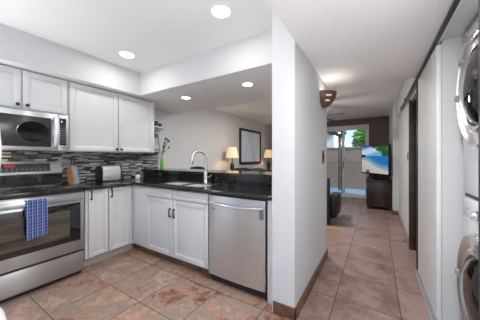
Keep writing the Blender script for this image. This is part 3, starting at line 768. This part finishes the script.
for y0, y1 in ((5.09, 5.665), (5.675, 6.25)):
    bx('seat_cushion', 'slateblue', (-3.07, -2.40, y0, y1, .305, .46), t, .05)
    bx('back_cushion', 'slateblue', (-3.07, -2.90, y0, y1, .465, .87), t, .06)
for y0, y1 in ((4.92, 5.08), (6.26, 6.42)): bx('armrest', 'slateblue', (-3.07, -2.40, y0, y1, .1, .62), t, .05)
for x in (-3.25, -2.5):
    for y in (5.0, 6.34):
        bm = B(); cyl(bm, (x, y, 0), (x, y, .1), .025); obj('foot', bm, 'darkwood', t)
t = thing('wall_picture', 'pale blue abstract picture in a dark wooden frame on the left wall', 'picture', (XW, 6.05, 1.54))
PY0, PY1, PZ0, PZ1 = 5.377, 6.723, 1.035, 2.10; fw = .07
bm = B()
for q in ((PY0, PY1, PZ0, PZ0+fw), (PY0, PY1, PZ1-fw, PZ1), (PY0, PY0+fw, PZ0+fw, PZ1-fw), (PY1-fw, PY1, PZ0+fw, PZ1-fw)): box(bm, XW+.003, XW+.045, *q, .006)
obj('frame', bm, 'frame', t); bx('canvas', 'art', (XW+.003, XW+.022, PY0+fw, PY1-fw, PZ0+fw, PZ1-fw), t)

# armchair
t = thing('armchair', 'dark navy leather armchair just past the end of the hall wall', 'armchair', (-1.12, 4.6, 0))
bx('back', 'navy', (-1.52, -.735, 4.20, 4.38, .10, .86), t, .03)
bx('seat_base', 'navy', (-1.46, -.80, 4.38, 5.0, .12, .30), t, .03); bx('seat_cushion', 'navy', (-1.44, -.82, 4.39, 5.03, .305, .47), t, .06)
for x0, x1 in ((-1.60, -1.455), (-.80, -.625)): bx('armrest', 'navy', (x0, x1, 4.385, 5.02, .10, .52), t, .06)
for x in (-1.5, -.74):
    for y in (4.27, 4.95):
        bm = B(); tube(bm, [(x, y, 0), (x, y, .14)], [.018, .028], 8); obj('leg', bm, 'darkwood', t)

# ceiling fan
fx_, fy_, fz_ = -1.20, 5.0, 2.11
t = thing('ceiling_fan', 'ceiling fan with dark blue-grey blades in the living area', 'ceiling fan', (fx_, fy_, 2.436))
bm = B(); lathe(bm, [(.02, 0), (.02, .2), (.07, .22), (.075, .25), (0, .25)], (fx_, fy_, 2.435), (0, 0, -1)); obj('down_rod', bm, 'lampbase', t)
bm = B(); lathe(bm, [(.03, .22), (.11, .24), (.12, .34), (.09, .38), (.05, .42), (0, .43)], (fx_, fy_, 2.435), (0, 0, -1)); obj('motor_housing', bm, 'lampbase', t)
for k in range(5):
    a = math.radians(-15+72*k); u = Vector((math.cos(a), math.sin(a), 0)); v = Vector((-math.sin(a), math.cos(a), 0)); bm = B()
    c = Vector((fx_, fy_, fz_)); pr = [(.14, .045), (.3, .07), (.6, .085), (.66, .07), (.68, 0)]
    top = [c+u*r+v*w+Vector((0, 0, (.030*w/.07))) for r, w in pr]+[c+u*r-v*w-Vector((0, 0, (.030*w/.07))) for r, w in reversed(pr[:-1])]
    lo = [bm.verts.new(p) for p in top]; hi = [bm.verts.new(p+Vector((0, 0, .008))) for p in top]
    bm.faces.new(lo); bm.faces.new(hi)
    for i in range(len(lo)): bm.faces.new((lo[i], lo[(i+1) % len(lo)], hi[(i+1) % len(lo)], hi[i]))
    obj('blade', bm, 'fan', t)
bm = B(); sphere(bm, (fx_, fy_, 1.97), .1, 1, 1, .6); obj('added_globe', bm, emis('fill_globe', (1, .95, .88), 6), t)  # unseen globe added to the fan for living room fill
light('POINT', 'fan_fill_light', (0, 0, -.58), 10, (1, .95, .88), parent=t, shadow_soft_size=.12)  # added fill lamp, hidden behind the hall wall

# sconce on hall wall
sy, sz = 2.62, 1.96
t = thing('wall_sconce', 'brown half-bowl uplight sconce on the hall wall near its end', 'wall light', (XC1, sy, sz-.16))
bm = B(); prof = [(.0, -.165), (.05, -.155), (.10, -.12), (.135, -.06), (.145, 0)]; rings = []
for th in range(13):
    a = -PI/2+PI*th/12; rings.append([bm.verts.new((XC1+.001+r*math.cos(a)*1.05, sy+r*math.sin(a), sz+h)) for r, h in prof])
for p, q in zip(rings, rings[1:]):
    for k in range(len(prof)-1): bm.faces.new((p[k], p[k+1], q[k+1], q[k]))
bmesh.ops.remove_doubles(bm, verts=bm.verts, dist=1e-4); bmesh.ops.recalc_face_normals(bm, faces=bm.faces); bmesh.ops.solidify(bm, geom=bm.faces[:], thickness=.006)
sc = obj('bowl', bm, 'sconce', t)
for z in (sz-.055, sz-.105):
    bm = B(); r = .138 if z > sz-.07 else .112
    for k in range(1):
        a0, a1 = -1.15, -.75
        va = [(XC1+.004+(r+.006)*math.cos(a)*1.05, sy+(r+.006)*math.sin(a)) for a in (a0, a0+.13, a0+.27, a1)]
        lo = [bm.verts.new((x, y, z-.006)) for x, y in va]; hi = [bm.verts.new((x, y, z+.006)) for x, y in va]
        for i in range(3): bm.faces.new((lo[i], lo[i+1], hi[i+1], hi[i]))
    obj('light_slit', bm, 'slit', sc)
light('POINT', 'sconce_bulb', (.07, 0, .11), 1.0, (1, .92, .82), parent=t, shadow_soft_size=.03)

def plate(name, lab, dims, cat, mat='black', tog=None):
    t = thing(name, lab, cat, (dims[0], (dims[2]+dims[3])/2, dims[4]))
    bx('plate', mat, dims, t, .002)
    if tog: bx('toggle', tog[0], tog[1], t, .001)
plate('light_switch', 'dark switch plate on the hall wall below the brown sconce', (XC1, XC1+.007, 2.62, 2.70, 1.165, 1.315), 'switch', 'pull', ('black', (XC1+.007, XC1+.014, 2.645, 2.675, 1.21, 1.27)))
plate('light_switch', 'small grey switch on the white right wall past the dark doorway', (XR-.007, XR, 4.10, 4.18, 1.19, 1.31), 'switch', 'button', ('grey', (XR-.013, XR-.007, 4.13, 4.15, 1.23, 1.27)))
t = thing('door_stop', 'small metal door stop on the hall floor by the right wall', 'door stop', (.34, 3.98, 0))
bm = B(); lathe(bm, [(.03, 0), (.03, .008), (.014, .012), (.014, .03)], (.345, 3.98, .0002)); obj('base', bm, 'nickel', t)
bm = B(); lathe(bm, [(.017, .028), (.019, .036), (.016, .05), (0, .052)], (.345, 3.98, .0002)); obj('rubber_tip', bm, 'grey', t)

# TV stand and television
t = thing('tv_stand', 'dark espresso media cabinet under the television against the right wall', 'cabinet', (.04, 6.7, 0))
bx('body', 'darkwood', (-.20, .285, 6.13, 7.30, .06, .66), t, .004); bx('top', 'darkwood', (-.225, .287, 6.10, 7.33, .66, .70), t, .005)
for x in (-.17, .255):
    for y in (6.16, 7.27): bx('leg', 'darkwood', (x-.03, x+.03, y-.03, y+.03, 0, .06), t)
for y0, y1 in ((6.15, 6.71), (6.72, 7.28)):
    d = bx('door', 'darkwood', (-.218, -.20, y0, y1, .09, .64), t, .003); bx('handle', 'nickel', (-.235, -.218, (y1 - .05) if y0 < 6.5 else (y0+.03), (y1-.03) if y0 < 6.5 else (y0+.05), .30, .42), d, .002)
pA = Vector((-.355, 6.80, 0)); pB = Vector((.235, 5.93, 0)); ctr = (pA+pB)/2; ang = math.atan2(pB.y-pA.y, pB.x-pA.x); Wd = (pB-pA).length; z0t, z1t = .815, 1.535
t = thing('television', 'flat screen television showing a tropical beach on the dark media cabinet', 'television')
bx('casing', 'screenframe', (-Wd/2, Wd/2, 0, .045, 0, z1t-z0t), t, .006)
# screen with a beach picture (glowing colours per face)
NX, NZ = 60, 36; bw = .025; bm = B(); sx0, sx1, s0, s1 = -Wd/2+bw, Wd/2-bw, .035, z1t-z0t-.02
vv = [[bm.verts.new((sx0+(sx1-sx0)*i/NX, -.001, s0+(s1-s0)*j/NZ)) for i in range(NX+1)] for j in range(NZ+1)]
for j in range(NZ):
    for i in range(NX): bm.faces.new((vv[j][i], vv[j][i+1], vv[j+1][i+1], vv[j+1][i]))
def beach(u, v):
    n = .5*math.sin(u*17+v*11)+.5*math.sin(v*29-u*13+1)
    shore = .50-.42*u+.03*math.sin(u*7)
    if u < .17 and .58 < v < .68+.03*n: return (.015, .035, .03)
    edge = .98-.75*(u-.42)+.05*n
    if u > .42 and v > max(.70, edge): return (.02+.05*max(0, n), .10+.12*max(0, n), .02)
    if u > .78 and v > .64: return (.02, .08, .04)
    if v > .64:
        k = (v-.64)/.36; c = max(0, min(1, 1.5-9*abs(v-.80-.25*(u-.2))))*.8
        return tuple(a*(1-c)+b*c for a, b in zip((.04+.10*(1-k), .22+.3*(1-k), .78), (.75, .85, .95)))
    if v > shore:
        k = min(1, (v-shore)/.22); return (.30*(1-k)+.01, .52*(1-k)+.20*k, .58*(1-k)+.50*k)
    k = min(1, (shore-v)*2)
    if .18 < u < .34 and v < .12-.4*abs(u-.26): return (.12, .10, .09)
    return (.60-.06*k, .60-.10*k, .59-.13*k)
bm.faces.ensure_lookup_table()
lay = bm.loops.layers.float_color.new('picture')
for j in range(NZ):
    for i in range(NX):
        for lp in bm.faces[j*NX+i].loops:
            lp[lay] = (*beach((i+.5)/NX, (j+.5)/NZ), 1)
T = NT('tv_picture'); at = T.n('Attribute', attribute_name='picture'); T.b.inputs['Base Color'].default_value = (.01, .01, .01, 1); T.b.inputs['Roughness'].default_value = .2
T.l(at.outputs['Color'], T.b.inputs['Emission Color']); T.b.inputs['Emission Strength'].default_value = .55
obj('screen', bm, T.m, t, smooth=False)
bm = B(); box(bm, -.05, .05, .01, .04, -.10, .03, .004); box(bm, -.20, .20, -.08, .12, -.114, -.10, .004); obj('stand', bm, 'screenframe', t)
t.location = (ctr.x, ctr.y, z0t); t.rotation_euler = (0, 0, ang)

# ------------------------------------------------------------------ CLOSET: TRACK, DOORS, LAUNDRY
t = thing('door_track', 'black and chrome sliding door track along the top of the right wall', 'track', (.36, 2.5, 2.05))
bx('rail', 'black', (.352, .376, .3, 4.78, 2.060, 2.0845), t, .002)
bx('face_strip', 'chrome', (.349, .352, .3, 4.78, 2.076, 2.0845), t, .002)
bx('inner_strip', 'vinyl', (.374, .384, .3, 4.78, 2.064, 2.0845), t, .002)
for y in (4.0, 4.6): bx('hanger', 'pull', (.341, .349, y-.02, y+.02, 2.062, 2.10), t, .003)
t = thing('sliding_door', 'white sliding closet door with black edge left of the washer', 'door', (.385, 2.58, 0))
bx('panel', 'doorwhite', (.372, .400, 2.128, 2.985, .03, 2.058), t, .002); bx('edge_strip', 'black', (.361, .404, 2.985, 3.01, .03, 2.058), t, .003)
bx('bottom_rail', 'grey_trim', (.366, .400, 2.128, 2.985, .012, .05), t, .002)
t = thing('sliding_door', 'black edge of the near sliding closet door at the right frame border', 'door', (.385, 1.15, 0))
bx('panel', 'doorwhite', (.372, .400, .98, 1.31, .03, 2.058), t, .002); bx('edge_strip', pm('dark_navy_edge', (.03, .032, .045), .35, noise=.1), (.368, .404, 1.31, 1.335, .03, 2.058), t, .003)
bx('floor_guide', 'grey_trim', (.345, .415, .3, 3.02, 0, .012)).name = 'floor_guide'
tag(bpy.data.objects['floor_guide'], 'grey floor guide strip under the sliding closet doors', 'track')

WX = .50; WY0, WY1 = 1.36, 2.085; WC = (WY0+WY1)/2-.02
def ring_door(t, zc, R):
    bm = B(); lathe(bm, [(R*.98, 0), (R, .02), (R*.985, .036), (R*.95, .044), (R*.86, .036), (R*.80, .02), (R*.77, .0)], (WX, WC, zc), (-1, 0, 0), 56, cap=False); d = obj('door_ring', bm, 'ringsilver', t)
    bm = B(); lathe(bm, [(R*.78, .0), (R*.76, .035), (R*.70, .048), (R*.64, .04), (R*.62, 0)], (WX, WC, zc), (-1, 0, 0), 48, cap=False); obj('inner_ring', bm, 'ringsilver', d)
    bm = B(); lathe(bm, [(R*.64, .02), (R*.55, .05), (R*.35, .075), (0, .085)], (WX, WC, zc), (-1, 0, 0), 48, cap=False); obj('door_glass', bm, 'blackglass', d)
    for a in ((0, math.radians(42)) if zc > 1 else (0,)):
        bm = B(); c = Vector((WX-.042, WC+.90*R*math.cos(a+PI)*-1, zc+.90*R*math.sin(a)))
        q = bmesh.ops.create_cube(bm, size=1)
        rm = Matrix.Rotation(-a, 3, 'X') if False else Matrix.Rotation(a, 3, 'X')
        for v in q['verts']: v.co = c+rm @ Vector((v.co.x*.02, v.co.y*R*.14, v.co.z*.035))
        obj('clip', bm, 'grey', d)
t = thing('washing_machine', 'white front-loading washer at the bottom of the laundry stack', 'washer', (.8, 1.72, 0))
bx('body', 'white', (WX, 1.15, WY0, WY1, .03, .975), t, .015)
ring_door(t, .47, .34)
cp = bx('control_panel', 'white', (WX-.003, WX, WY0+.02, WY1-.02, .85, .955), t, .001)
for y in (1.60, 1.80):
    bm = B(); lathe(bm, [(.030, 0), (.030, .006), (.022, .01), (.020, .03), (.017, .034), (0, .034)], (WX-.003, y, .895), (-1, 0, 0), 24); obj('knob', bm, 'chrome', cp)
bm = B(); lathe(bm, [(.008, 0), (.008, .003), (0, .004)], (WX-.003, 1.975, .905), (-1, 0, 0), 12); obj('button', bm, 'grey', cp)
bx('display', 'blackglass', (WX-.0045, WX-.003, 1.66, 1.74, .88, .92), cp)
for x in (.56, 1.09):
    for y in (WY0+.06, WY1-.06):
        bm = B(); cyl(bm, (x, y, 0), (x, y, .03), .025); obj('foot', bm, 'black', t)
t = thing('tumble_dryer', 'white front-loading dryer stacked on top of the washer', 'dryer', (.8, 1.72, .985))
bx('body', 'white', (WX, 1.15, WY0, WY1, .995, 2.06), t, .015)
bx('seam_strip', 'black', (WX+.01, 1.14, WY0+.01, WY1-.01, .976, .995), t)
ring_door(t, 1.625, .345)
bm = B(); lathe(bm, [(.02, 0), (.02, .01), (.012, .014), (0, .014)], (WX, WY1-.07, 2.01), (-1, 0, 0), 16); obj('button', bm, 'grey', t)
